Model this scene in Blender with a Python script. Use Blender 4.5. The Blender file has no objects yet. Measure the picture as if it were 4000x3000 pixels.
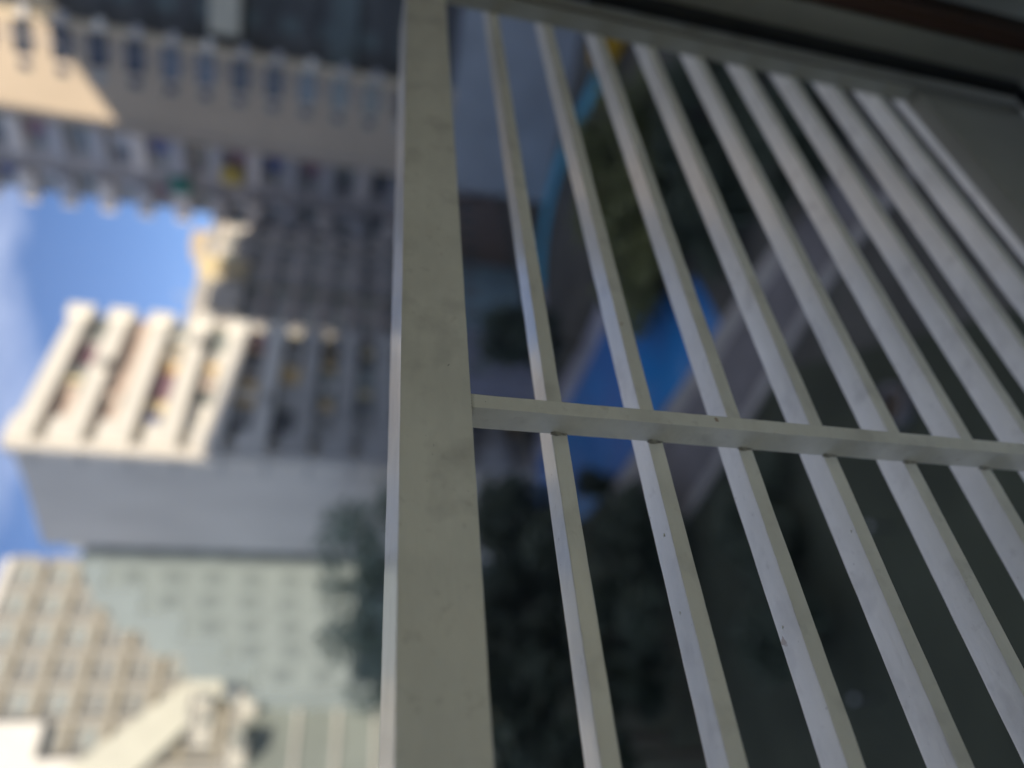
import bpy, bmesh, math, random
from mathutils import Vector, Matrix, noise
random.seed(7)
sc = bpy.context.scene
C = sc.collection
rad = math.radians

# ------------------------------------------------------------------ camera (a phone held turned on its side, at a balcony opening)
CX = Vector((-0.08433, 0.75901, -0.64560))
CY = Vector((-0.23741, -0.64455, -0.72676))
CZ = Vector((-0.96774, 0.09193, 0.23460))
W = Matrix((CX, CY, CZ))                      # rows: world axes seen from the camera
cam_d = bpy.data.cameras.new('camera')
cam = bpy.data.objects.new('camera', cam_d); C.objects.link(cam)
q = W.to_quaternion(); q.normalize()
cam.rotation_mode = 'QUATERNION'; cam.rotation_quaternion = q
cam.location = (0, 0, 0)
cam_d.sensor_width = 36; cam_d.lens = 36 * 2909 / 4000
cam_d.clip_start = 0.02; cam_d.clip_end = 3000
cam_d.dof.use_dof = True
cam_d.dof.focus_distance = 0.62
cam_d.dof.aperture_fstop = 1.65
sc.camera = cam

# ------------------------------------------------------------------ world, sun, exposure
SUN = Vector((-0.53, -0.66, 0.53)).normalized()      # towards the sun: behind the camera and to the left
wd = bpy.data.worlds.new('World'); sc.world = wd; wd.use_nodes = True
nt = wd.node_tree; nt.nodes.clear()
out = nt.nodes.new('ShaderNodeOutputWorld'); bg = nt.nodes.new('ShaderNodeBackground')
sky = nt.nodes.new('ShaderNodeTexSky'); sky.sky_type = 'NISHITA'; sky.sun_disc = False
sky.sun_elevation = math.asin(SUN.z); sky.sun_rotation = math.atan2(SUN.x, SUN.y)
sky.altitude = 800; sky.air_density = 0.6; sky.dust_density = 0.15; sky.ozone_density = 6.0
tc = nt.nodes.new('ShaderNodeTexCoord'); mp = nt.nodes.new('ShaderNodeMapping'); mp.inputs['Scale'].default_value = (1.5, 1.5, 4.5)
mp.inputs['Location'].default_value = (3.0, 12.7, 17.4)
ns = nt.nodes.new('ShaderNodeTexNoise'); ns.inputs['Scale'].default_value = 1.2; ns.inputs['Detail'].default_value = 6
cr = nt.nodes.new('ShaderNodeValToRGB'); cr.color_ramp.elements[0].position = 0.475; cr.color_ramp.elements[1].position = 0.66
mx = nt.nodes.new('ShaderNodeMix'); mx.data_type = 'RGBA'
mx.inputs['B'].default_value = (15.5, 15.8, 17.6, 1)  # clouds made bright, mostly out of view, to lift light on the bar tops
ml = nt.nodes.new('ShaderNodeMath'); ml.operation = 'MULTIPLY'; ml.inputs[1].default_value = 0.38
L = nt.links
L.new(tc.outputs['Generated'], mp.inputs['Vector']); L.new(mp.outputs['Vector'], ns.inputs['Vector'])
L.new(ns.outputs['Fac'], cr.inputs['Fac']); L.new(cr.outputs['Color'], ml.inputs[0]); L.new(ml.outputs[0], mx.inputs['Factor'])
L.new(sky.outputs['Color'], mx.inputs['A']); L.new(mx.outputs['Result'], bg.inputs['Color'])
bg.inputs['Strength'].default_value = 0.095
L.new(bg.outputs['Background'], out.inputs['Surface'])
sd = bpy.data.lights.new('sun', 'SUN'); sd.energy = 4.0; sd.angle = rad(0.53); sd.color = (1.0, 0.87, 0.68)
so = bpy.data.objects.new('sun', sd); C.objects.link(so); so.location = (-10, -10, 60)
so.rotation_mode = 'QUATERNION'; so.rotation_quaternion = SUN.to_track_quat('Z', 'Y')
sc.view_settings.view_transform = 'Standard'; sc.view_settings.look = 'None'
sc.view_settings.gamma = 1.0; sc.view_settings.use_curve_mapping = False
sc.view_settings.exposure = 0.74
sc.cycles.max_bounces = 8; sc.cycles.diffuse_bounces = 5

# ------------------------------------------------------------------ materials
def mat(name, col, rough=0.7, var=0.15, scale=1.0, bump=0.0, bscale=None, spec=0.5, metal=0.0, col2=None, coat=0.0, space='Object', contrast=(0.35, 0.65), stretch=None, specks=None):
    m = bpy.data.materials.new(name); m.use_nodes = True
    t = m.node_tree; b = t.nodes['Principled BSDF']
    b.inputs['Roughness'].default_value = rough; b.inputs['Metallic'].default_value = metal
    b.inputs['Specular IOR Level'].default_value = spec; b.inputs['Coat Weight'].default_value = coat
    b.inputs['Coat Roughness'].default_value = 0.14
    c = t.nodes.new('ShaderNodeTexCoord'); mpn = t.nodes.new('ShaderNodeMapping')
    if stretch: mpn.inputs['Scale'].default_value = stretch
    t.links.new(c.outputs[space], mpn.inputs['Vector'])
    n = t.nodes.new('ShaderNodeTexNoise'); n.inputs['Scale'].default_value = scale; n.inputs['Detail'].default_value = 7; n.inputs['Roughness'].default_value = 0.6
    t.links.new(mpn.outputs['Vector'], n.inputs['Vector'])
    r = t.nodes.new('ShaderNodeValToRGB')
    a = col; z = col2 if col2 else tuple(x * (1 - var) for x in col)
    a2 = col if col2 else tuple(min(1, x * (1 + var)) for x in col)
    r.color_ramp.elements[0].position = contrast[0]; r.color_ramp.elements[0].color = (*z, 1)
    r.color_ramp.elements[1].position = contrast[1]; r.color_ramp.elements[1].color = (*a2, 1)
    t.links.new(n.outputs['Fac'], r.inputs['Fac'])
    last = r.outputs['Color']
    if specks:                                        # small rust or dirt specks
        for (sscale, lo, hi, scol, amt) in specks:
            n2 = t.nodes.new('ShaderNodeTexNoise'); n2.inputs['Scale'].default_value = sscale; n2.inputs['Detail'].default_value = 3
            t.links.new(c.outputs[space], n2.inputs['Vector'])
            r2 = t.nodes.new('ShaderNodeValToRGB'); r2.color_ramp.elements[0].position = lo; r2.color_ramp.elements[1].position = hi
            r2.color_ramp.elements[1].color = (amt, amt, amt, 1)
            t.links.new(n2.outputs['Fac'], r2.inputs['Fac'])
            mxx = t.nodes.new('ShaderNodeMix'); mxx.data_type = 'RGBA'; mxx.inputs['B'].default_value = (*scol, 1)
            t.links.new(r2.outputs['Color'], mxx.inputs['Factor']); t.links.new(last, mxx.inputs['A'])
            last = mxx.outputs['Result']
    t.links.new(last, b.inputs['Base Color'])
    if bump:
        nb = t.nodes.new('ShaderNodeTexNoise'); nb.inputs['Scale'].default_value = bscale or scale * 6; nb.inputs['Detail'].default_value = 4
        t.links.new(mpn.outputs['Vector'], nb.inputs['Vector'])
        bp = t.nodes.new('ShaderNodeBump'); bp.inputs['Strength'].default_value = bump; bp.inputs['Distance'].default_value = 0.002 if scale > 5 else 0.03
        t.links.new(nb.outputs['Fac'], bp.inputs['Height']); t.links.new(bp.outputs['Normal'], b.inputs['Normal'])
    return m

M = {}
M['paint'] = mat('white_paint', (0.89, 0.875, 0.80), 0.30, 0.09, 14, 0.35, 160, 0.5, coat=0.55, stretch=(0.35, 1, 1),
                 specks=[(60, 0.745, 0.77, (0.33, 0.17, 0.06), 0.7), (190, 0.735, 0.76, (0.16, 0.14, 0.11), 0.6), (24, 0.55, 0.80, (0.48, 0.46, 0.42), 0.5), (75, 0.64, 0.76, (0.52, 0.49, 0.43), 0.3), (7, 0.5, 0.8, (0.60, 0.58, 0.52), 0.45)])
M['paint_dirty'] = mat('dirty_paint', (0.38, 0.36, 0.31), 0.6, 0.5, 120, 0.8, 400)
M['enamel'] = mat('cream_frame_enamel', (0.36, 0.355, 0.30), 0.4, 0.06, 9, 0.1, 60)
M['gasket'] = mat('black_gasket', (0.010, 0.011, 0.012), 0.6, 0.2, 20)
M['groove'] = mat('grey_seal', (0.12, 0.12, 0.12), 0.6, 0.2, 20)
M['wood'] = mat('brown_wood', (0.07, 0.035, 0.022), 0.55, 0.3, 6, 0.2, 40, stretch=(1, 1, 0.15))
M['curtain'] = mat('brown_curtain', (0.10, 0.075, 0.05), 0.9, 0.3, 8)
M['curtain_pale'] = mat('pale_curtain', (0.35, 0.31, 0.29), 0.9, 0.15, 8)
M['inwall'] = mat('interior_plaster', (0.63, 0.655, 0.59), 0.9, 0.03, 3)
M['floor'] = mat('interior_floor', (0.50, 0.50, 0.44), 0.5, 0.08, 3)
M['own'] = mat('facade_tile', (0.56, 0.54, 0.50), 0.8, 0.08, 0.3)
M['beige'] = mat('beige_render', (0.48, 0.395, 0.30), 0.85, 0.06, 0.25, 0.2, 8)
M['beige_trim'] = mat('beige_trim', (0.60, 0.50, 0.36), 0.8, 0.08, 0.6)
M['greybrown'] = mat('grey_brown_render', (0.40, 0.37, 0.36), 0.85, 0.12, 0.3)
M['greyblue'] = mat('grey_slab_render', (0.46, 0.46, 0.48), 0.85, 0.1, 0.3)
M['brownwall'] = mat('brown_brick_render', (0.70, 0.65, 0.61), 0.85, 0.12, 0.3)
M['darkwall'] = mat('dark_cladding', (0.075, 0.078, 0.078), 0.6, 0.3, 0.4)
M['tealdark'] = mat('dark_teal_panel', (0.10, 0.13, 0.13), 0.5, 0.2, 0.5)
M['cream'] = mat('cream_render', (0.58, 0.55, 0.44), 0.8, 0.08, 0.5)
M['white'] = mat('white_render', (0.78, 0.76, 0.71), 0.75, 0.05, 0.5)
M['dglass'] = mat('dark_window_glass', (0.035, 0.04, 0.05), 0.15, 0.4, 0.5)
M['glass_mid2'] = mat('window_glass_dull', (0.27, 0.28, 0.27), 0.3, 0.2, 0.7)
M['podium'] = mat('blue_grey_podium_tile', (0.34, 0.37, 0.40), 0.8, 0.12, 0.3)
M['lowwall'] = mat('grey_green_render', (0.20, 0.23, 0.22), 0.8, 0.1, 0.3)
M['straw'] = mat('straw_render', (0.78, 0.66, 0.42), 0.8, 0.08, 0.5)
M['hutw'] = mat('weathered_white', (0.56, 0.55, 0.50), 0.8, 0.1, 1)  # colour of the boxes that stand in for glare
M['finc'] = mat('pale_cream_stone', (0.60, 0.60, 0.52), 0.8, 0.05, 0.5)  # colour of the fin that stands in for the glare streak
M['greywall'] = mat('pale_grey_render', (0.68, 0.645, 0.59), 0.85, 0.10, 0.25, stretch=(1, 1, 0.35))
M['greyband'] = mat('grey_band', (0.48, 0.47, 0.45), 0.85, 0.08, 0.5)
M['teal'] = mat('pale_teal_tile', (0.27, 0.32, 0.33), 0.6, 0.08, 0.25)
M['tealwin'] = mat('teal_window', (0.21, 0.25, 0.26), 0.3, 0.1, 0.6)
M['paleb'] = mat('pale_beige_tile', (0.36, 0.35, 0.32), 0.8, 0.07, 0.3)
M['ochre'] = mat('ochre_band', (0.36, 0.33, 0.26), 0.8, 0.1, 0.4)
M['glass'] = mat('window_glass', (0.11, 0.12, 0.13), 0.12, 0.4, 0.5, spec=0.7)
M['glass_mid'] = mat('window_glass_grey', (0.22, 0.24, 0.24), 0.2, 0.4, 0.7, spec=0.6)
M['glass_pale'] = mat('window_glass_pale', (0.33, 0.36, 0.35), 0.2, 0.2, 0.7, spec=0.6)
M['c_purple'] = mat('plum_curtain', (0.26, 0.16, 0.20), 0.9, 0.2, 1)
M['c_pink'] = mat('pinkish_curtain', (0.62, 0.50, 0.43), 0.9, 0.1, 1)
M['c_gold'] = mat('gold_curtain', (0.74, 0.54, 0.28), 0.9, 0.2, 1)
M['c_green'] = mat('green_cloth', (0.05, 0.22, 0.18), 0.9, 0.2, 1)
M['c_yellow'] = mat('yellow_cloth', (0.55, 0.42, 0.10), 0.9, 0.2, 1)
M['c_blue'] = mat('blue_cloth', (0.12, 0.14, 0.28), 0.9, 0.2, 1)
M['ground'] = mat('dark_paving', (0.092, 0.088, 0.074), 0.9, 0.3, 0.35, 0.3, 3)
M['lawn'] = mat('lawn', (0.054, 0.062, 0.038), 0.95, 0.35, 0.16, 0.5, 12)
M['hedge'] = mat('hedge_green', (0.035, 0.055, 0.03), 0.95, 0.5, 1.2)
M['plaza'] = mat('grey_plaza', (0.19, 0.18, 0.18), 0.85, 0.2, 0.5, 0.2, 6)
M['kerb'] = mat('pale_kerb_stone', (0.40, 0.38, 0.35), 0.85, 0.15, 0.8)
M['lilac'] = mat('pale_coping', (0.40, 0.40, 0.46), 0.8, 0.1, 0.8)
M['water'] = mat('pool_water', (0.02, 0.27, 0.66), 0.08, 0.25, 0.16, 0.15, 5, 0.5, col2=(0.10, 0.20, 0.50))
M['cyan'] = mat('cyan_paint', (0.05, 0.38, 0.55), 0.7, 0.15, 0.6)
M['bark'] = mat('bark', (0.10, 0.075, 0.05), 0.9, 0.3, 4, 0.6, 20)
M['yellow'] = mat('yellow_metal', (0.60, 0.36, 0.02), 0.4, 0.05, 1)
M['tyre'] = mat('tyre_rubber', (0.02, 0.02, 0.02), 0.8, 0.1, 5)
M['rimm'] = mat('wheel_metal', (0.4, 0.4, 0.4), 0.4, 0.1, 5)
M['lampw'] = mat('lamp_white', (0.6, 0.62, 0.62), 0.4, 0.05, 5)
M['brownblock'] = mat('brown_tile', (0.24, 0.18, 0.15), 0.8, 0.15, 0.5)
M['tealblock'] = mat('teal_tile', (0.24, 0.34, 0.38), 0.7, 0.12, 0.5)
M['lilacblock'] = mat('lilac_grey_tile', (0.27, 0.27, 0.32), 0.8, 0.12, 0.5)
def leafmat(name, c1, c2):
    return mat(name, c1, 0.6, 0.3, 1.3, col2=c2, contrast=(0.3, 0.7))
M['leaf_olive'] = leafmat('olive_leaves', (0.19, 0.20, 0.06), (0.08, 0.10, 0.04))
M['leaf_dark'] = leafmat('dark_leaves', (0.075, 0.10, 0.06), (0.035, 0.052, 0.03))
M['leaf_green'] = leafmat('green_leaves', (0.30, 0.36, 0.27), (0.20, 0.26, 0.19))

# ------------------------------------------------------------------ object helpers
def setp(o, label=None, cat=None, group=None, kind=None):
    if label: o['label'] = label
    if cat: o['category'] = cat
    if group: o['group'] = group
    if kind: o['kind'] = kind
    return o
def empty(name, loc=(0, 0, 0), label=None, cat=None, group=None, rot=0.0):
    o = bpy.data.objects.new(name, None); C.objects.link(o); o.location = loc; o.rotation_euler = (0, 0, rot)
    o.empty_display_size = 0.2
    return setp(o, label, cat, group)
def link(name, me, m, parent=None, loc=None, rot=None):
    o = bpy.data.objects.new(name, me); C.objects.link(o)
    if m is not None and not me.materials: me.materials.append(m)
    if parent: o.parent = parent
    if loc is not None: o.location = loc
    if rot is not None: o.rotation_euler = rot
    return o
_cache = {}
def boxmesh(sx, sy, sz, m, bev=0.0):
    k = (round(sx, 3), round(sy, 3), round(sz, 3), m.name, bev)
    if k in _cache: return _cache[k]
    bm = bmesh.new(); bmesh.ops.create_cube(bm, size=1.0)
    for v in bm.verts: v.co = Vector((v.co.x * sx, v.co.y * sy, v.co.z * sz))
    if bev: bmesh.ops.bevel(bm, geom=bm.edges[:], offset=bev, segments=2, affect='EDGES')
    me = bpy.data.meshes.new(m.name + '_box'); bm.to_mesh(me); bm.free(); me.materials.append(m)
    _cache[k] = me; return me
def box(name, x0, x1, y0, y1, z0, z1, m, parent=None, bev=0.0):
    return link(name, boxmesh(abs(x1 - x0), abs(y1 - y0), abs(z1 - z0), m, bev), m, parent, ((x0 + x1) / 2, (y0 + y1) / 2, (z0 + z1) / 2))
def polymesh(name, pts, z, m, parent=None, thick=0.0):
    bm = bmesh.new(); vs = [bm.verts.new((p[0], p[1], z)) for p in pts]
    f = bm.faces.new(vs); bmesh.ops.recalc_face_normals(bm, faces=[f])
    if f.normal.z < 0: bmesh.ops.reverse_faces(bm, faces=[f])
    if thick:
        r = bmesh.ops.extrude_face_region(bm, geom=[f])
        for g in r['geom']:
            if isinstance(g, bmesh.types.BMVert): g.co.z -= thick
        bmesh.ops.recalc_face_normals(bm, faces=bm.faces[:])
    me = bpy.data.meshes.new(name); bm.to_mesh(me); bm.free(); return link(name, me, m, parent)
def ray(px, py):
    return W @ Vector((px - 2000, 1500 - py, -2909))
H = 16.0
HAZE = 0.0005
def G(px, py, h=H):                       # the point of the ground seen in that direction
    r = ray(px, py); k = h / -r.z; return (r.x * k, r.y * k)

# =================================================================== SETTING: the ground
setp(polymesh('ground', [(-200, -200), (420, -200), (420, 420), (-200, 420)], -H, M['ground']), kind='structure')
# lawn between the balcony and the pool
setp(polymesh('lawn', [(-30, 9), (12, 9), (19, 20), (22, 30), (30, 44), (12, 60), (-30, 60)], -H + .004, M['lawn']), kind='structure')

# =================================================================== thin haze volume, added to veil the far view like glare
hm = bpy.data.materials.new('haze'); hm.use_nodes = True; ht = hm.node_tree
ht.nodes.remove(ht.nodes['Principled BSDF'])
pv = ht.nodes.new('ShaderNodeVolumePrincipled'); pv.inputs['Color'].default_value = (0.95, 0.96, 0.97, 1)
pv.inputs['Density'].default_value = HAZE; pv.inputs['Anisotropy'].default_value = 0.0
ht.links.new(pv.outputs['Volume'], ht.nodes['Material Output'].inputs['Volume'])
hz = box('haze', -201, 421, -201, 421, -17.2, 73, hm); hz['kind'] = 'stuff'

# =================================================================== the building the picture is taken from, its unseen outline shaped to throw shade
own = empty('apartment_block', (0, -7, -16), 'tile clad apartment block holding the balcony the camera looks out from', 'building')
def ob(name, x0, x1, y0, y1, z0, z1, m):
    o = box(name, x0, x1, y0, y1, z0, z1, m); o.parent = own; o.matrix_parent_inverse = own.matrix_world.inverted(); o.location = Vector(o.location) - Vector(own.location)
    return o
YF = 0.56
YB = -2.2
ob('wall', 1.60, 9.9, YB, YF, -16, 44, M['own'])
ob('wall', 9.9, 23, YB, YF, -16, 55.0, M['own'])  # unseen section raised to keep the block between the towers in shade
ob('wall', 23, 48, YB, YF, -16, 44, M['own'])
ob('wall', -1.9, 1.60, YB, YF, 1.45, 44, M['own'])
ob('wall', -1.9, 1.60, YB, YF, -16, -1.42, M['own'])
ob('wall', -1.9, 1.60, -3.4, YB, 1.45, 3.2, M['own'])
ob('wall', -1.9, 1.60, -3.4, YB, -3.2, -1.42, M['own'])
ob('wall', -2.1, -1.90, -3.4, YB, -3.2, 3.2, M['own'])
ob('wall', 1.60, 1.80, -3.4, YB, -3.2, 3.2, M['own'])
# unseen back wall; wide opening added so sunlight bounces onto the grille
ob('interior_wall', -1.9, 1.60, -3.4, -3.2, -1.42, -1.10, M['inwall'])
ob('interior_wall', -1.9, 1.60, -3.4, -3.2, 0.12, 1.45, M['inwall'])
ob('interior_wall', -1.9, -1.55, -3.4, -3.2, -1.10, 0.12, M['inwall'])
ob('interior_wall', 1.30, 1.60, -3.4, -3.2, -1.10, 0.12, M['inwall'])
ob('wall', -6.4, -1.9, YB, YF, -16, 44, M['own'])
ob('wall', -27, -6.4, YB, YF, -16, 44, M['own'])
ob('penthouse', -17, -6.5, -0.9, YF, 44, 72, M['own'])  # unseen upper slab, added to shade the balcony tower's side wall
ob('projecting_wing', -5.5, -1.9, YF, 3.0, -16, 4.5, M['own'])  # unseen wing, added to cut light reaching the grille from the left
# rooms surfaces
ob('ceiling', -1.88, 1.58, -3.18, 0.50, 1.38, 1.445, M['inwall'])
ob('floor', -1.88, 1.58, -3.18, 0.50, -1.415, -1.36, M['floor'])
ob('interior_wall', 1.53, 1.595, -3.18, 0.50, -1.36, 1.38, M['inwall'])
ob('interior_wall', -1.895, -1.84, -3.18, 0.50, -1.36, 1.38, M['inwall'])

# window frame round the opening
D = 0.5
wf = empty('window_frame', (1.42, 0.45, -1.35), 'cream metal window frame with a black rubber seal at the far end of the grille', 'window frame')
def cp(o, p):
    o.parent = p; o.location = Vector(o.location) - Vector(p.location); return o
cp(box('jamb', 2.672 * D, 2.90 * D, 0.405, 0.53, -1.34, 1.36, M['enamel'], bev=.003), wf)
cp(box('seal', 2.590 * D, 2.670 * D, 0.452, 0.470, -1.25, 1.35, M['gasket'], bev=.002), wf)
cp(box('seal_lip', 2.500 * D, 2.518 * D, 0.4715, 0.4735, -1.24, 1.35, M['groove']), wf)
cp(box('seal', -1.6, 2.670 * D, 0.452, 0.470, -1.275, -1.252, M['gasket'], bev=.002), wf)
cp(box('sill', -1.8, 1.33, 0.25, 0.450, -1.300, -1.277, M['lilac'], bev=.002), wf)

cur = empty('curtain', (1.45, 0.3, -1.3), 'dark brown curtain hanging beside the window jamb, at the top right corner', 'curtain')
def curtain_mesh(nm, x, y0, y1, z0, z1, amp, waves, m):
    bm = bmesh.new(); n = 60; rows = []
    for i in range(n + 1):
        t = i / n; xx = x + amp * math.sin(t * waves * 2 * math.pi) - amp; y = y0 + (y1 - y0) * t
        rows.append([bm.verts.new((xx, y, z)) for z in (z0, (z0 + z1) / 2, z1)])
    for i in range(n):
        for j in range(2): bm.faces.new((rows[i][j], rows[i + 1][j], rows[i + 1][j + 1], rows[i][j + 1]))
    for f in bm.faces: f.smooth = True
    me = bpy.data.meshes.new(nm); bm.to_mesh(me); bm.free(); return cp(link(nm, me, m), cur)
curtain_mesh('cloth', 1.41, -0.4, 0.31, -1.32, 1.30, 0.022, 6, M['curtain'])
curtain_mesh('lining', 1.365, 0.24, 0.30, -1.32, 1.30, 0.010, 1.5, M['curtain_pale'])
setp(box('wooden_trim', 1.34, 1.44, 0.372, 0.402, -1.355, 1.36, M['wood'], bev=.003), 'reddish brown wooden trim strip along the room side of the window jamb', 'trim')

# =================================================================== the grille
gr = empty('window_grille', (0.4, 0.5, -1.3), 'white painted metal grille of parallel bars with one cross bar, below a broad flat rail', 'window grille')
def beam(name, x0, x1, y0, y1, z0, z1, axis, bev=0.0007, m=None, jit=0.00028, seg=160):
    """hollow-section bar with soft paint edges: rounded corners and slightly uneven faces"""
    m = m or M['paint']
    a0, a1 = (x0, x1) if axis == 'x' else (z0, z1)
    if axis == 'x': prof = [(y0, z0), (y1, z0), (y1, z1), (y0, z1)]
    else: prof = [(x0, y0), (x1, y0), (x1, y1), (x0, y1)]
    cx = sum(p[0] for p in prof) / 4; cy = sum(p[1] for p in prof) / 4
    ring = []
    for i, p in enumerate(prof):
        sx = 1 if p[0] > cx else -1; sy = 1 if p[1] > cy else -1
        c = (p[0] - sx * bev, p[1] - sy * bev)
        base = math.atan2(sy, sx); arc = []
        for k in range(-2, 3):
            an = base + k * (math.pi / 4) / 2
            arc.append((c[0] + bev * math.cos(an), c[1] + bev * math.sin(an)))
        # support points just inside the flat faces keep them flat
        a_, b_ = arc[0], arc[-1]
        fa = (a_[0] - sx * .0006, a_[1]) if abs(a_[1] - p[1]) < 1e-7 else (a_[0], a_[1] - sy * .0006)
        fb_ = (b_[0] - sx * .0006, b_[1]) if abs(b_[1] - p[1]) < 1e-7 else (b_[0], b_[1] - sy * .0006)
        ring += [fa] + arc + [fb_]
    bm = bmesh.new(); rows = []
    off = random.random() * 100
    for i in range(seg + 1):
        t = a0 + (a1 - a0) * i / seg; row = []
        for (u, v) in ring:
            du = noise.noise((t * 28, u * 60 + off, v * 60)) * jit + noise.noise((t * 110, u * 90 + off, v * 90)) * jit * .5
            dv = noise.noise((t * 28, u * 60 - off, v * 60 + 9)) * jit + noise.noise((t * 110, u * 90 - off, v * 90 + 5)) * jit * .5
            if axis == 'x': row.append(bm.verts.new((t, u + du, v + dv)))
            else: row.append(bm.verts.new((u + du, v + dv, t)))
        rows.append(row)
    n = len(ring)
    for i in range(seg):
        for j in range(n):
            bm.faces.new((rows[i][j], rows[i][(j + 1) % n], rows[i + 1][(j + 1) % n], rows[i + 1][j]))
    bm.faces.new(rows[0]); bm.faces.new(rows[-1])
    bmesh.ops.recalc_face_normals(bm, faces=bm.faces[:])
    for f in bm.faces: f.smooth = len(f.verts) == 4
    me = bpy.data.meshes.new(name); bm.to_mesh(me); bm.free()
    o = link(name, me, m); return cp(o, gr)
XL, XE = -0.9, 2.49 * D
DF = 0.9455 * D                       # the flat frame members stand in front of the bars
beam('top_rail', XL, XE - .0005, DF, D * 1.125, -0.2305 * D, -0.1110 * D, 'x', 0.0008, seg=260)
CB0, CB1 = 0.781 * D, 0.810 * D
bar_z = [-(0.386 + 0.1848 * k) * D for k in range(10)]
for z in bar_z:
    beam('bar', XL, XE + .10, D, D * 1.062, z - 0.0293 * D, z, 'x', 0.0007, seg=260)
beam('cross_bar', CB0, CB1, DF + .0003, D + .0012, -2.0 * D, -0.2303 * D, 'z', 0.0006, seg=200)
beam('cross_bar', -0.55, -0.55 + .0155, DF + .0003, D + .0012, -2.0 * D, -0.2303 * D, 'z', 0.0006, seg=60)
beam('end_post', XE, 2.572 * D, DF, D + .0012, -2.50 * D, 1.36, 'z', 0.0015, m=M['enamel'], seg=120)
beam('bottom_plate', XL, XE - .0005, DF + .0004, D * 1.01, -2.48 * D, -2.0 * D, 'x', 0.002, m=M['enamel'], seg=60)
# uneven weld beads where the bars meet the cross bar and the rail
def bead(x, y, z, r, sx, sz):
    bm = bmesh.new(); bmesh.ops.create_icosphere(bm, subdivisions=2, radius=r)
    for v in bm.verts:
        v.co *= 1 + .45 * noise.noise(v.co * 900 + Vector((x, y, z)) * 50)
        v.co.x *= sx; v.co.z *= sz
    for f in bm.faces: f.smooth = True
    me = bpy.data.meshes.new('weld'); bm.to_mesh(me); bm.free()
    return cp(link('weld', me, M['paint_dirty'], loc=(x, y, z)), gr)
for k, z in enumerate(bar_z[:9]):
    bead(CB0 - .0008, D - .0002, z - .0045, .0026, .8, 2.2)
    bead(CB0 - .0002, D - .0003, z - .0118, .0015, .9, 2.2)
    bead(CB1 + .0004, D + .0002, z - .0150, .0009, 1.8, .8)
for q_ in range(5): bead(CB0 + .001 + .003 * q_, DF + .001, -0.2307 * D, .0009, 1.9, .5)
for q_ in range(4): bead(CB0 - .0003, DF + .003 + .006 * q_, -0.2309 * D, .0010, .8, .8)
for (x, y, z) in ((0.30, D + .012, bar_z[1] + .0002), (.233, D + .017, bar_z[1] + .0001), (.31, D + .006, bar_z[3] + .0002), (.225, D + .022, bar_z[2]), (.64, D + .0006, bar_z[0] - .001), (.185, D - .0001, -.10)):
    o = bead(x, y, z, .0012, 1.2, .6); o.name = 'paint_drip'; o.data.materials.clear(); o.data.materials.append(M['paint'])

# =================================================================== distant buildings
class Face:
    """a vertical wall plane: u runs along it, z up, n outwards (towards the viewer's side)"""
    def __init__(s, x, y, ux, uy):
        l = math.hypot(ux, uy); s.o = Vector((x, y, 0)); s.u = Vector((ux / l, uy / l, 0)); s.n = Vector((s.u.y, -s.u.x, 0)); s.rot = math.atan2(uy, ux)
    def hit(s, px, py):                    # where a line of sight meets the wall: (u, z)
        r = ray(px, py); k = s.o.dot(s.n) / r.dot(s.n); p = r * k - s.o; return p.dot(s.u), (r * k).z
    def box(s, name, u0, u1, z0, z1, n0, n1, m, root):
        o = link(name, boxmesh(u1 - u0, n1 - n0, z1 - z0, m), m)
        p = s.o + s.u * ((u0 + u1) / 2) + s.n * ((n0 + n1) / 2); p.z = (z0 + z1) / 2
        o.parent = root; o.location = p - Vector(root.location); o.rotation_euler = (0, 0, s.rot)
        return o
    def window(s, root, u0, u1, z0, z1, n, frame, glass, name='window'):
        w = s.box(name, u0, u1, z0, z1, n - .12, n + .05, frame, root)
        f = link('pane', boxmesh((u1 - u0) - .16, .06, (z1 - z0) - .16, glass), glass); f.parent = w; f.location = (0, -.07, 0)
        return w
gls = [M['glass'], M['glass'], M['glass_mid'], M['glass']]

# ---- beige tower with a blank end wall (world right, top left of the picture)
R1 = empty('apartment_tower', (60, 24, -16), 'beige slab tower with a column of tall and a column of small windows, top sunlit', 'building')
f1 = Face(52, 34.8, 2.9, -6.8)
f1.box('wall', 0, 6.5, -16, 62, -16, 0, M['beige'], R1)
f1.box('podium', -.3, 14.5, -16, f1.hit(1800, 180)[1], -14, .25, M['podium'], R1)
f1.box('cornice', 6.5, 7.0, -16, 62, -3, .15, M['beige_trim'], R1)
for (x, y) in [(133, 120), (270, 150)]: pass
cols = [(385, 215, 300), (535, 235, 325), (675, 250, 352), (815, 270, 377), (945, 290, 402), (1080, 318, 425), (1205, 340, 452), (1335, 365, 470), (1450, 395, 495)]
u_t = f1.hit(675, 250)[0]; u_d = f1.hit(675, 352)[0]
zs = [f1.hit(c[0], c[1])[1] for c in cols]
fh = (zs[0] - zs[-1]) / 8
for k in range(-4, 13):
    z = zs[0] - fh * k
    if z < -4.2: break
    f1.window(R1, u_t - 1.1, u_t + 1.2, z - .68, z + .68, 0.0, M['greybrown'], random.choice([M['dglass'], M['dglass'], M['glass']]))
    f1.window(R1, u_d - .36, u_d + .36, z - .42, z + .42, 0.0, M['greybrown'], random.choice([M['dglass'], M['dglass'], M['dglass'], M['glass_pale']]), 'small_window')
    f1.box('air_conditioner', u_t + 1.35, u_t + 2.1, z - .5, z + .05, 0, .4, M['white'] if k % 3 == 0 else M['greyblue'], R1)
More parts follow.
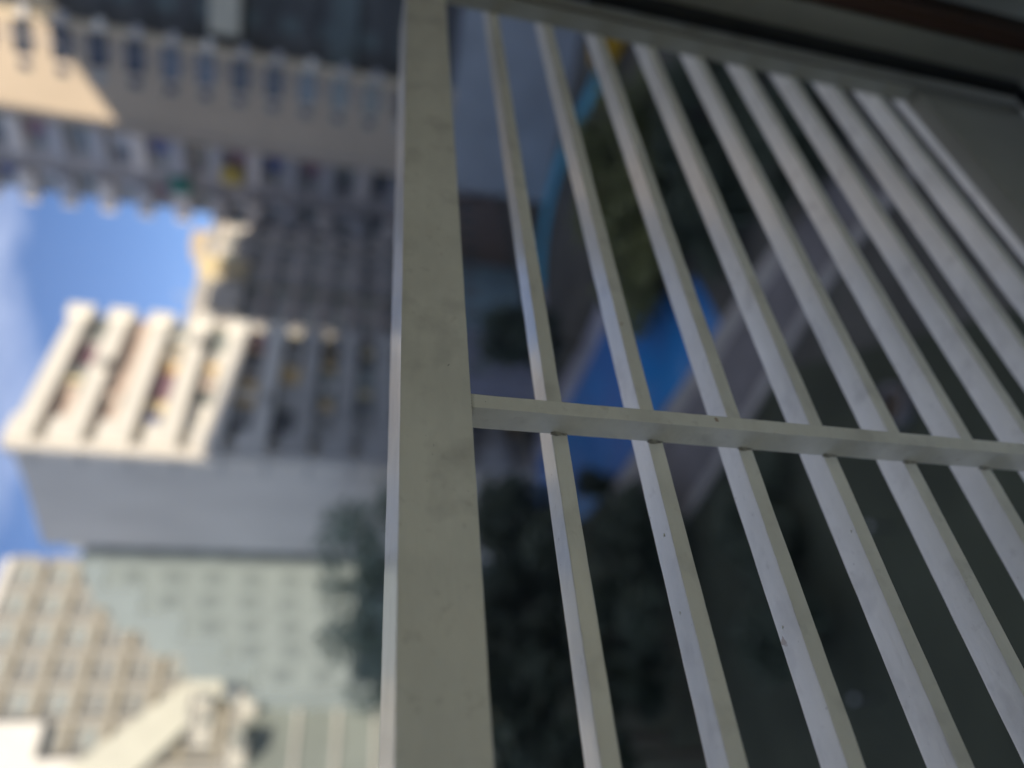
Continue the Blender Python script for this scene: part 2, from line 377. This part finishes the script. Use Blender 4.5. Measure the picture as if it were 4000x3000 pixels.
# ---- dark recessed wing to its right
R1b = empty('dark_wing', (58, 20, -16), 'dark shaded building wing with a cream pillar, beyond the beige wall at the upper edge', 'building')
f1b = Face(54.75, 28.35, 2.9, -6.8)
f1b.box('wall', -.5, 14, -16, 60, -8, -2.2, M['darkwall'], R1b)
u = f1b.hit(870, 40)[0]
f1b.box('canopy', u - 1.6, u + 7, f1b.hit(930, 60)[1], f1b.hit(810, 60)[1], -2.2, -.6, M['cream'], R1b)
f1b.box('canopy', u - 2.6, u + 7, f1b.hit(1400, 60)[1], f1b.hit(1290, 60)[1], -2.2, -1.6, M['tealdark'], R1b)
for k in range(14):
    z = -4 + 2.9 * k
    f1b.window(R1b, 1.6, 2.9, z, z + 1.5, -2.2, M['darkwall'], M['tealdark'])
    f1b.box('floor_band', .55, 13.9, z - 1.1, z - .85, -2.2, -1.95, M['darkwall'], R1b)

# ---- balconied tower behind it, in shade
R2 = empty('balcony_tower', (76, 52, -16), 'grey brown tower in shade whose stacked balconies make a toothed edge against the sky', 'building')
f2 = Face(70, 55.9, 0, -1)
f2.box('wall', 0.5, 13, -16, 62, -10, 0, M['greybrown'], R2)
fh2 = 3.7
cl = [M['c_blue'], M['glass'], M['glass_mid'], M['c_purple'], M['greyblue']]
for k in range(20):
    z = -13 + fh2 * k
    f2.box('balcony', -.25, 3.4, z, z + 1.35, 0, 1.2, M['greyblue'] if k % 2 else M['brownwall'], R2)
    f2.box('balcony', 5.6, 9.6, z, z + 1.25, 0, 1.0, M['greyblue'] if k % 3 else M['brownwall'], R2)
    f2.window(R2, .9, 2.2, z + 1.5, z + 3.2, 0, M['greybrown'], M['glass_mid'])
    f2.window(R2, 6.0, 7.4, z + 1.5, z + 3.2, 0, M['greybrown'], random.choice([M['glass'], M['glass_mid']]))
    f2.box('shutter', 2.4, 3.3, z + 1.4, z + 3.3, 0, .35, random.choice(cl), R2)
    f2.box('shutter', 7.6, 9.0, z + 1.4, z + 3.3, 0, .3, random.choice(cl), R2)
def blotch(face, root, px, py, w, h, m, name, n0=0, n1=.5):
    u, z = face.hit(px, py); return face.box(name, u - w / 2, u + w / 2, z - h / 2, z + h / 2, n0, n1, m, root)
blotch(f2, R2, 710, 705, 1.6, 1.9, M['c_green'], 'green_awning', 0, 1.3)
blotch(f2, R2, 910, 665, 1.6, 2.0, M['c_yellow'], 'yellow_awning', 0, 1.4)

# ---- lower building between the towers
R3 = empty('terrace_block', (60, 60, -16), 'grey brown block between the two towers with a pale tank room on its roof', 'building')
f3 = Face(44, 55, 1, 0)
f3.box('wall', 3, 34, -16, 13.2, -12, 0, M['brownwall'], R3)
f3.box('parapet', 2.7, 34.3, 13.2, 14.0, -12.2, .25, M['greyblue'], R3)
for k in range(10):
    z = 10.2 - 2.9 * k
    f3.box('floor_band', 3.1, 33.9, z - .5, z, 0, .35, M['greyblue'], R3)
    for j in range(11):
        u = 4.4 + 2.75 * j
        f3.window(R3, u, u + 1.7, z + .6, z + 2.1, 0, M['greyblue'], random.choice([M['glass'], M['glass_mid'], M['glass_mid'], M['glass_pale'], M['glass_pale']]))
        if j % 2 == 0: f3.box('pier', u - .75, u - .35, z, z + 2.4, 0, .5, M['greyblue'], R3)
u, z = f3.hit(880, 1190)
tank = f3.box('tank_room', u - 2.2, u + 1.6, z - 1.5, z + 1.8, 0, 1.4, M['white'], R3)
u, z = f3.hit(870, 1062)
f3.box('lit_balcony', u - 1.2, u + 1.2, z - 2.4, z + 2.2, 0, 1.0, M['straw'], R3)
u, z = f3.hit(770, 910)
f3.box('roof_shed', u - 1.2, u + 1.0, 13.9, 15.8, -3, -.4, M['beige_trim'], R3)

for j in range(3):
    u_ = 6 + 4.1 * j; f3.box('aerial', u_, u_ + .12, 14.0, 16.2 + .5 * (j % 2), -2, -1.88, M['greyblue'], R3)
    f3.box('pipe', 8 + 6.3 * j, 8.2 + 6.3 * j, -15, 13.1, 0, .55, M['cream'], R3)
f1.box('pipe', 5.4, 5.55, -5, 40, 0, .2, M['greybrown'], R1)
f1.box('pipe', .5, .62, -5, 40, 0, .18, M['greybrown'], R1)
# ---- tower B: white balcony parapets in the sun, blank side wall in shade
B = empty('white_balcony_tower', (38, 51, -16), 'tower of stacked white balcony parapets, sunlit at the top, with a blank grey side wall', 'building')
fb = Face(31, 45.4, 14.9, 1.8)
TOP = 20.1
fb.box('wall', .02, 14.9, -16, TOP - .4, -11, -.9, M['greywall'], B)
fl = Face(31.05, 55.9, -.05, -10.5)
wall_l = fl.box('side_wall', 0, 10.55, -16, TOP - .2, -.3, .1, M['greywall'], B)
nfl = 12
mixc = [[M['glass_mid'], M['c_purple'], M['glass_pale'], M['c_pink']], [M['c_pink'], M['c_pink'], M['c_pink'], M['c_pink']],
        [M['glass_pale'], M['c_gold'], M['c_purple'], M['straw']], [M['glass_pale'], M['white'], M['glass_mid'], M['white']],
        [M['c_purple'], M['glass_mid'], M['c_gold'], M['glass']], [M['glass'], M['c_gold'], M['greyband'], M['glass']]]
for k in range(nfl):
    z1 = TOP - 2.95 * k
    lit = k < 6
    pm = M['white'] if lit else M['greyband']  # shade put into the colour: lower floors get grey instead of white
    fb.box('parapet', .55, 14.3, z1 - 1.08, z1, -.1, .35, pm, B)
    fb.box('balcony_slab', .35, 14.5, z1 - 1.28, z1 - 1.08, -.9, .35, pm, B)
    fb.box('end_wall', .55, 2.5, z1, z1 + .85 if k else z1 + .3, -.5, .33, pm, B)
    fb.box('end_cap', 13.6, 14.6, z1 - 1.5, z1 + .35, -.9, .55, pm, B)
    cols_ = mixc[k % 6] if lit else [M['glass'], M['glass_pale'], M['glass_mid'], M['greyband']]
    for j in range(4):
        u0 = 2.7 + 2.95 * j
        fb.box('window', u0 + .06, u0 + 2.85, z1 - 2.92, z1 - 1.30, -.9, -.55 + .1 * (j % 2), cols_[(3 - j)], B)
for k in range(nfl):
    z1 = TOP - 2.95 * k
    for j in range(5):
        if random.random() < .75:
            u0 = 2.8 + random.random() * 10.2; w_ = random.uniform(.5, 1.3)
            fb.box('laundry', u0, u0 + w_, z1 - 2.9 + .3, z1 - 1.5 - random.random() * .4, -.35 + .04 * j, -.3 + .04 * j, random.choice([M['white'], M['c_pink'], M['straw'], M['white'], M['c_gold'], M['c_blue'], M['greyband']]), B)
    if k % 2:
        u0 = random.uniform(4, 11); fb.box('air_conditioner', u0, u0 + 1.0, z1 - 1.0, z1 - .35, .36, .7, M['greyband'], B)
fb.box('corner_pier', 0.0, .53, -16, TOP + .3, -.88, .2, M['greywall'], B)
# side wall: faint floor bands and small shaded windows
for k in range(nfl):
    z1 = TOP - 2.95 * k
    fl.box('floor_band', .1, 10.4, z1 - 1.5, z1 - 1.2, .1, .2, M['greyband'], B)
    for u in (1.6, 4.6, 7.4):
        fl.window(B, u, u + 1.5, z1 - 1.0, z1 + .1 if k else z1 - .4, .1, M['greyband'], M['glass_pale'])
u, z = fl.hit(320, 2080)
setp(link('water_tank', boxmesh(2.4, 2.4, 1.7, M['white'], .2), M['white'], None, (31.9, 61.0, 0)), 'white sunlit water tank standing beside the grey side wall near the sky', 'water tank')
bpy.data.objects['water_tank'].location = Vector(ray(318, 2075)) * (61 / ray(318, 2075).y)

# ---- stepped pale teal block
Dd = empty('stepped_block', (28, 66, -16), 'pale teal block in shade whose roof steps down towards the sunlit beige tower', 'building')
fd = Face(16, 60, 1, 0)
steps = []
def yz(px, py): u, z = fd.hit(px, py); return u, z
ue = yz(330, 2130)[0]; 
st = [(yz(330, 2130)[0] + 3.5, yz(330, 2130)[1] + .2), (yz(300, 2240)[0], yz(390, 2280)[1]), (yz(560, 2380)[0], yz(600, 2400)[1]), (yz(730, 2500)[0], yz(720, 2500)[1]), (yz(950, 2600)[0], yz(960, 2600)[1])]
edges = [st[0][0], yz(250, 2200)[0], yz(420, 2300)[0], yz(600, 2400)[0], yz(740, 2500)[0], yz(930, 2590)[0]]
tops = [yz(330, 2180)[1], yz(420, 2250)[1], yz(560, 2350)[1], yz(720, 2450)[1], yz(880, 2560)[1]]
edges.append(yz(1000, 2700)[0]); tops.append(yz(1000, 2650)[1])
for i, t_ in enumerate(tops):
    u1, u0 = edges[i], edges[i + 1]
    fd.box('wall', u0, u1 - .02, -16, t_, -8 - .3 * i, 0, M['teal'], Dd)
    fd.box('roof_edge', u0, u1, t_, t_ + .3, -8.1, .08, M['teal'], Dd)
    zz = t_ - 2.6
    while zz > -10:
        w = 1.25; n = int((u1 - u0) // 2.1)
        for j in range(max(1, n)):
            ua = u0 + (u1 - u0) * (j + .5) / max(1, n) - w / 2
            if u1 - u0 > 1.6: fd.window(Dd, ua, ua + w, zz, zz + 1.5, 0, M['teal'], M['tealwin'])
        zz -= 3.0
fd.box('wall', edges[0] + .01, edges[0] + 14, -16, 3.0, -8, -.4, M['teal'], Dd)
# ---- sunlit beige grid tower
Ee = empty('beige_grid_tower', (26, 86, -16), 'pale beige sunlit tower with a grid of ochre bands and windows, behind the stepped block', 'building')
fe = Face(8, 80, 1, 0)
TE = fe.hit(60, 2180)[1]
u_r = fe.hit(150, 2200)[0]
fe.box('wall', 0, u_r, -16, TE, -12, 0, M['paleb'], Ee)
fe.box('roof_edge', -.2, u_r + .3, TE, TE + .8, -12.2, .3, M['white'], Ee)
for k in range(12):
    z = TE - 3.3 * (k + 1)
    fe.box('floor_band', .05, u_r - .1, z, z + .55, 0, .45, M['ochre'], Ee)
    j = 0
    while 1.0 + 3.2 * j + 2.0 < u_r:
        u0 = 1.0 + 3.2 * j
        fe.window(Ee, u0, u0 + 1.9, z + .95, z + 2.5, 0, M['paleb'], random.choice([M['glass_pale'], M['glass_pale'], M['glass_mid2']]))
        fe.box('pier', u0 + 2.2, u0 + 2.75, z + .55, z + 3.3, 0, .5, M['paleb'], Ee)
        j += 1
# ---- white block and slanting cream fin, added in place of sun glare
F_ = empty('white_tower', (4, 84, -16), 'bright white sunlit tower with a slanting cream stair parapet in the lower left corner', 'building')
ff = Face(-6, 79, 1, 0)
u_f, zf = ff.hit(420, 2960)
ff.box('wall', -8, ff.hit(150, 2820)[0], ff.hit(150, 2900)[1], 30, -9, 0, M['white'], F_)  # body of the block standing in for glare
ff.box('lower_wall', -8, u_f, zf, ff.hit(150, 2900)[1], -9, 0, M['white'], F_)
ff.box('lower_wall', -8, u_f - .5, -16, zf, -9, -.3, M['paleb'], F_)
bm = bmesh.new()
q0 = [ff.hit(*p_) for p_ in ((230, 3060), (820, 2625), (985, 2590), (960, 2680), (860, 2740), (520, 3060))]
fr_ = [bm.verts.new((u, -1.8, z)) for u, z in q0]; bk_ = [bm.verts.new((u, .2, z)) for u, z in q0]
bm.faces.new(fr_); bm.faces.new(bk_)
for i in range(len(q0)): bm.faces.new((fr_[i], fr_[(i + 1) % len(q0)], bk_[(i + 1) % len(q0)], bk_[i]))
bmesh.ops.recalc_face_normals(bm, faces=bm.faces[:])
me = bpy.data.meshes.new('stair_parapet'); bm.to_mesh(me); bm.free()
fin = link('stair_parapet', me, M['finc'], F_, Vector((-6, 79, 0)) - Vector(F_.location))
# ---- small pale boxes near the fin, added in place of bright glare
for i, (px, py, w, h, lb) in enumerate(((770, 2755, 1.6, 1.2, 'small pale rooftop hut left of the slanting parapet foot'), (945, 2755, 1.5, 1.2, 'round cornered pale rooftop hut in the sun, the right one of the upper pair'),
                                    (770, 2850, 2.0, 1.1, 'long pale rooftop hut under the upper pair'), (900, 2950, 1.6, 1.2, 'lowest pale rooftop hut by the lower left edge'))):
    r = ray(px, py); p = r * (63.2 / r.y)
    o = empty('rooftop_hut', (p.x, p.y, p.z - h), lb, 'hut', 'pale rooftop huts')
    b_ = link('wall', boxmesh(w, 1.6, h * 1.3, M['hutw'], .15), M['hutw'], o, (0, 0, h * .65))  # body of the box standing in for glare
    d_ = link('door', boxmesh(.5, .08, h * .8, M['glass_mid']), M['glass_mid'], o, (w * .2, -.85, h * .45))
    r_ = link('roof', boxmesh(w + .3, 1.9, .15, M['greyband']), M['greyband'], o, (0, 0, h * 1.3 + .08))  # top of the box standing in for glare
# low building under the glare boxes
low = empty('low_rise_block', (14, 66, -16), 'pale grey green low block with faint windows, under the rooftop huts', 'building')
fw = Face(-6, 64.5, 1, 0)
u_e = fw.hit(1100, 2640)[0]; zt = fw.hit(960, 2800)[1]
fw.box('wall', 0, u_e, -16, zt, -5, 0, M['lowwall'], low)
for k in range(4):
    z = zt - 3.2 - 3.1 * k
    for j in range(8):
        fw.window(low, .8 + 2.7 * j, 2.4 + 2.7 * j, z, z + 1.7, 0, M['lowwall'], M['glass_mid'] if (j + k) % 3 else M['tealwin'])
    fw.box('floor_band', .05, u_e - .05, z - .9, z - .6, 0, .2, M['greyband'], low)

# ---- low shop buildings seen under the rail
def lowblock(name, px0, px1, py0, py1, ywall, m, label, wm):
    f = Face(0, ywall, 1, 0)
    xc, yc = (px0 + px1) / 2, (py0 + py1) / 2
    u0 = f.hit(xc, py1)[0]; u1 = f.hit(xc, py0)[0]; z1 = f.hit(px0, yc)[1]; z0 = f.hit(px1, yc)[1]
    root = empty(name, (f.o.x + (u0 + u1) / 2, ywall + 2, -16), label, 'building')
    f.box('wall', u0, u1, -16, z1, -4, 0, m, root)
    f.box('roof', u0 - .2, u1 + .2, z1, z1 + .3, -4.2, .4, M['greyband'], root)
    n = max(2, int((u1 - u0) // 2))
    for j in range(n):
        a = u0 + (u1 - u0) * (j + .2) / n
        f.window(root, a, a + (u1 - u0) / n * .6, z1 - 2.6, z1 - 1.0, 0, m, wm)
lowblock('brown_shop', 1760, 1890, 770, 1020, 47, M['brownblock'], 'small dark brown tiled building seen between rail and first bar', M['glass'])
lowblock('teal_shop', 1760, 1960, 1030, 1265, 44, M['tealblock'], 'small muted teal tiled building next to the brown one, under the rail', M['glass_mid'])
lowblock('lilac_shop', 1780, 2050, 1290, 1490, 40, M['lilacblock'], 'small lilac grey building just above the cross bar, under the rail', M['glass_mid'])

# =================================================================== pool, paths, plaza
pool = [G(2300, 1330), G(2720, 1080), G(2830, 1290), G(2560, 1640), G(2440, 1830), G(2300, 2010), G(2150, 2090), G(2060, 1900)]
setp(polymesh('pool_water', pool, -H + .02, M['water']), kind='structure')
def strip(name, pts, w, z, m, h=0.0, kind='structure', tiles=0):
    bm = bmesh.new(); rows = []
    P = [Vector((p[0], p[1], 0)) for p in pts]
    Q = []
    for i in range(len(P) - 1):
        for k in range(6): Q.append(P[i].lerp(P[i + 1], k / 6))
    Q.append(P[-1])
    for it in range(4):
        Q = [Q[0]] + [(Q[i - 1] + Q[i] * 2 + Q[i + 1]) / 4 for i in range(1, len(Q) - 1)] + [Q[-1]]
    for i, p in enumerate(Q):
        d = (Q[min(i + 1, len(Q) - 1)] - Q[max(i - 1, 0)]).normalized(); n_ = Vector((-d.y, d.x, 0)) * w / 2
        rows.append([bm.verts.new((p + n_) + Vector((0, 0, z))), bm.verts.new((p - n_) + Vector((0, 0, z)))])
    fs = [bm.faces.new((rows[i][0], rows[i][1], rows[i + 1][1], rows[i + 1][0])) for i in range(len(rows) - 1)]
    bmesh.ops.recalc_face_normals(bm, faces=fs)
    if fs[0].normal.z < 0: bmesh.ops.reverse_faces(bm, faces=fs)
    if h:
        r = bmesh.ops.extrude_face_region(bm, geom=fs)
        for g in r['geom']:
            if isinstance(g, bmesh.types.BMVert): g.co.z += h
        bmesh.ops.recalc_face_normals(bm, faces=bm.faces[:])
    me = bpy.data.meshes.new(name); bm.to_mesh(me); bm.free(); o = link(name, me, m)
    if kind: o['kind'] = kind
    return o
strip('pool_coping', [G(2420, 1080), G(2330, 1300), G(2230, 1500), G(2050, 1890)], 1.9, -H + .01, M['lilac'], .12)
strip('pool_path', [G(3060, 980), G(2900, 1200), G(2740, 1460), G(2500, 1800), G(2390, 1960)], 1.1, -H + .025, M['kerb'], .1)
plz = [G(3480, 760), G(3250, 1050), G(2950, 1560), G(2760, 1880), G(2640, 2060), G(2500, 1980), G(2380, 1930), G(2640, 1620), G(2850, 1330), G(3100, 900), G(3300, 640)]
setp(polymesh('plaza', plz, -H + .012, M['plaza']), kind='structure')
strip('plaza_kerb', [G(3560, 680), G(3260, 1040), G(2960, 1570), G(2760, 1890), G(2660, 2040)], .45, -H + .016, M['kerb'], .12)
strip('blue_path', [G(2420, 90), G(2350, 290), G(2270, 450), G(2190, 620), G(2140, 800), G(2110, 1000), G(2110, 1150)], 2.1, -H + .03, M['cyan'])
strip('pale_path', [G(2110, 1130), G(2120, 1250), G(2100, 1340)], 1.7, -H + .034, M['lilac'])
strip('road', [G(2200, 0), G(2150, 300), G(2080, 600), G(2040, 800)], 3.0, -H + .02, M['greyblue'])

# yellow van on the road's edge
vx, vy = G(2440, 175)
van = empty('parked_van', (vx, vy, -H), 'small yellow van parked by the blue path at the far end of the bars', 'van', rot=rad(70))
bm = bmesh.new()
prof = [(-2.1, .4), (2.1, .4), (2.2, .9), (1.75, 1.15), (1.3, 1.85), (-2.0, 1.95), (-2.15, 1.6)]
vs = [[bm.verts.new((x, s * .85, z)) for (x, z) in prof] for s in (-1, 1)]
n_ = len(prof)
for i in range(n_): bm.faces.new((vs[0][i], vs[0][(i + 1) % n_], vs[1][(i + 1) % n_], vs[1][i]))
bm.faces.new(vs[0]); bm.faces.new(vs[1]); bmesh.ops.recalc_face_normals(bm, faces=bm.faces[:]); bmesh.ops.bevel(bm, geom=bm.edges[:], offset=.07, segments=2, affect='EDGES')
me = bpy.data.meshes.new('van_body'); bm.to_mesh(me); bm.free(); link('body', me, M['yellow'], van)
link('windscreen', boxmesh(.06, 1.4, .6, M['glass']), M['glass'], van, (1.56, 0, 1.5), (0, rad(-32), 0))
for s in (-1, 1):
    link('side_window', boxmesh(.9, .04, .45, M['glass']), M['glass'], van, (.7, s * .86, 1.45))
    for x in (-1.35, 1.35):
        bm = bmesh.new(); bmesh.ops.create_cone(bm, cap_ends=True, segments=20, radius1=.34, radius2=.34, depth=.22)
        me = bpy.data.meshes.new('wheel'); bm.to_mesh(me); bm.free()
        w_ = link('wheel', me, M['tyre'], van, (x, s * .80, .34), (rad(90), 0, 0))
        bm = bmesh.new(); bmesh.ops.create_cone(bm, cap_ends=True, segments=16, radius1=.19, radius2=.19, depth=.25)
        me = bpy.data.meshes.new('rim'); bm.to_mesh(me); bm.free(); link('rim', me, M['rimm'], w_, (0, 0, 0))

# round planter ring and small garden lamps on the lawn
px_, py_ = G(3510, 1585)
bm = bmesh.new(); ri = []
for i in range(32):
    a = 2 * math.pi * i / 32
    ri.append([bm.verts.new((r * math.cos(a), r * math.sin(a), z)) for r, z in ((.62, 0), (.62, .35), (.5, .35), (.5, .1))])
for i in range(32):
    for j in range(3): bm.faces.new((ri[i][j], ri[(i + 1) % 32][j], ri[(i + 1) % 32][j + 1], ri[i][j + 1]))
bmesh.ops.recalc_face_normals(bm, faces=bm.faces[:])
me = bpy.data.meshes.new('planter'); bm.to_mesh(me); bm.free()
pl = empty('round_planter', (px_, py_, -H), 'round grey planter ring on the dark ground just above the cross bar', 'planter')
link('ring', me, M['plaza'], pl)
bm = bmesh.new(); bmesh.ops.create_circle(bm, cap_ends=True, radius=.5, segments=24); me = bpy.data.meshes.new('soil'); bm.to_mesh(me); bm.free()
link('soil', me, M['bark'], pl, (0, 0, .12))
def garden_lamp(px, py, label, h=.7):
    x, y = G(px, py)
    t = empty('garden_lamp', (x, y, -H), label, 'lamp', 'small pale garden lamps')
    bm = bmesh.new(); bmesh.ops.create_cone(bm, cap_ends=True, segments=12, radius1=.05, radius2=.04, depth=h)
    me = bpy.data.meshes.new('post'); bm.to_mesh(me); bm.free(); link('post', me, M['darkwall'], t, (0, 0, h / 2))
    bm = bmesh.new(); bmesh.ops.create_uvsphere(bm, u_segments=14, v_segments=9, radius=.09)
    for v in bm.verts: v.co.z *= .7
    me = bpy.data.meshes.new('lamp_shade'); bm.to_mesh(me); bm.free(); link('lamp_shade', me, M['lampw'], t, (0, 0, h + .07))
garden_lamp(3480, 2060, 'small pale garden lamp right of the fourth bar, upper of the two')
garden_lamp(3425, 2730, 'small pale garden lamp low on the dark lawn, lower of the two')

# =================================================================== trees
def crown_mesh(name, rx, ry, rz, n, leaf, seed, m):
    rnd = random.Random(seed); vs = []; fs = []
    clumps = []
    for _ in range(26):
        while True:
            p = Vector((rnd.uniform(-1, 1), rnd.uniform(-1, 1), rnd.uniform(-.8, 1)))
            if .25 < p.length < 1: break
        clumps.append((p, rnd.uniform(.22, .42)))
    for i in range(n):
        p, r = clumps[i % len(clumps)]
        d = Vector((rnd.gauss(0, 1), rnd.gauss(0, 1), rnd.gauss(0, 1))).normalized() * r * rnd.random() ** .4
        c = p * .8 + d; c = Vector((c.x * rx, c.y * ry, c.z * rz))
        a = Vector((rnd.gauss(0, 1), rnd.gauss(0, 1), rnd.gauss(0, .5))).normalized()
        b = a.cross(Vector((rnd.gauss(0, 1), rnd.gauss(0, 1), rnd.gauss(0, 1)))).normalized()
        s = leaf * rnd.uniform(.6, 1.3); k = len(vs)
        vs += [c - a * s, c - b * s * .5, c + a * s, c + b * s * .5]; fs.append((k, k + 1, k + 2, k + 3))
    me = bpy.data.meshes.new(name); me.from_pydata(vs, [], fs); me.materials.append(m); return me
def trunk_mesh(h, r, seed):
    rnd = random.Random(seed); bm = bmesh.new()
    def limb(p0, p1, r0, r1, seg=7):
        d = (p1 - p0).normalized(); a = d.orthogonal().normalized(); b = d.cross(a)
        rs = []
        for k in range(4):
            t = k / 3; c = p0.lerp(p1, t) + a * math.sin(t * 3.1) * (p1 - p0).length * .04; rr = r0 + (r1 - r0) * t
            rs.append([bm.verts.new(c + (a * math.cos(2 * math.pi * j / seg) + b * math.sin(2 * math.pi * j / seg)) * rr) for j in range(seg)])
        for k in range(3):
            for j in range(seg): bm.faces.new((rs[k][j], rs[k][(j + 1) % seg], rs[k + 1][(j + 1) % seg], rs[k + 1][j]))
    top = Vector((0, 0, h * .55)); limb(Vector((0, 0, 0)), top, r, r * .6)
    for i in range(6):
        a = i * 1.05 + rnd.random(); limb(top * rnd.uniform(.7, 1), Vector((math.cos(a) * h * .28, math.sin(a) * h * .28, h * rnd.uniform(.7, .9))), r * .4, r * .1)
    me = bpy.data.meshes.new('trunk'); bm.to_mesh(me); bm.free(); me.materials.append(M['bark']); return me
kinds = {'olive': (crown_mesh('crown_olive', 1, 1, 1, 3400, .075, 3, M['leaf_olive']), M['leaf_olive']),
         'dark': (crown_mesh('crown_dark', 1, 1, 1, 3400, .08, 5, M['leaf_dark']), M['leaf_dark']),
         'green': (crown_mesh('crown_green', 1, 1, 1, 1500, .06, 8, M['leaf_green']), M['leaf_green'])}
tr = trunk_mesh(1.0, .035, 2)
def tree(px, py, dist, rx, rz, kind, label, hgt=None):
    r = ray(px, py); c = r * (dist / math.hypot(r.x, r.y))
    root = empty('broadleaf_tree', (c.x, c.y, -H), label, 'tree', 'trees in the courtyard', rot=random.random() * 6)
    cr_ = link('crown', kinds[kind][0], None, root, (0, 0, c.z + H)); cr_.scale = (rx, rx, rz)
    t = link('trunk', tr, None, root); hh = c.z + H + rz * .3; t.scale = (hh * .8, hh * .8, hh)
tree(2440, 560, 38, 4.2, 3.0, 'olive', 'olive green tree inside the curve of the blue path')
tree(2480, 950, 36, 4.8, 3.2, 'olive', 'broad olive green tree in front of the pool end')
tree(2760, 480, 32, 3.3, 2.6, 'dark', 'dark leafy tree right of the olive ones, behind the third and fourth bars')
tree(2760, 850, 31, 3.0, 2.3, 'dark', 'dark tree beside the end of the pool')
tree(3050, 560, 26, 2.6, 2.0, 'dark', 'dark tree deep behind the sixth and seventh bars')
tree(2040, 1330, 47, 2.5, 3.4, 'dark', 'dark tree above the cross bar between rail and pool')
tree(2010, 2070, 43, 4.0, 3.4, 'dark', 'dark green tree between the broad rail and the first bar, below the cross bar')
tree(2100, 2380, 38, 4.6, 3.4, 'dark', 'dark tree behind the first bar, next below the pool')
tree(1960, 2900, 34, 4.4, 3.6, 'dark', 'dark tree at the bottom edge beside the broad rail')
tree(2480, 2120, 32, 2.9, 2.2, 'dark', 'dark low tree at the near corner of the pool')
tree(2420, 2520, 30, 3.6, 2.4, 'dark', 'dark tree between the first and second bars near the bottom')
tree(1430, 2110, 50, 4.4, 4.0, 'green', 'tall green tree left of the rail in front of the grey side wall')
tree(1440, 2370, 49, 4.2, 4.2, 'green', 'tall green tree left of the rail in front of the teal block')
tree(1500, 2600, 48, 3.0, 3.2, 'green', 'tall green tree left of the rail, lowest of the three green ones')
tree(3350, 1300, 22, 2.0, 1.3, 'dark', 'dark shrubby tree beyond the plaza kerb')
tree(3000, 2050, 24, 2.6, 1.4, 'dark', 'dark bushy tree on the lawn below the plaza end')
tree(3050, 2500, 22, 2.2, 1.2, 'dark', 'dark bushy tree on the lawn near the bottom of the picture')

tree(1900, 2560, 40, 4.4, 3.6, 'dark', 'dark tree right against the broad rail near its lower end')
tree(2200, 2960, 30, 3.6, 2.6, 'dark', 'dark tree at the bottom edge between the first two bars')

tree(2320, 1900, 40, 1.1, 1.4, 'dark', 'small dark tree standing alone in front of the near end of the pool')
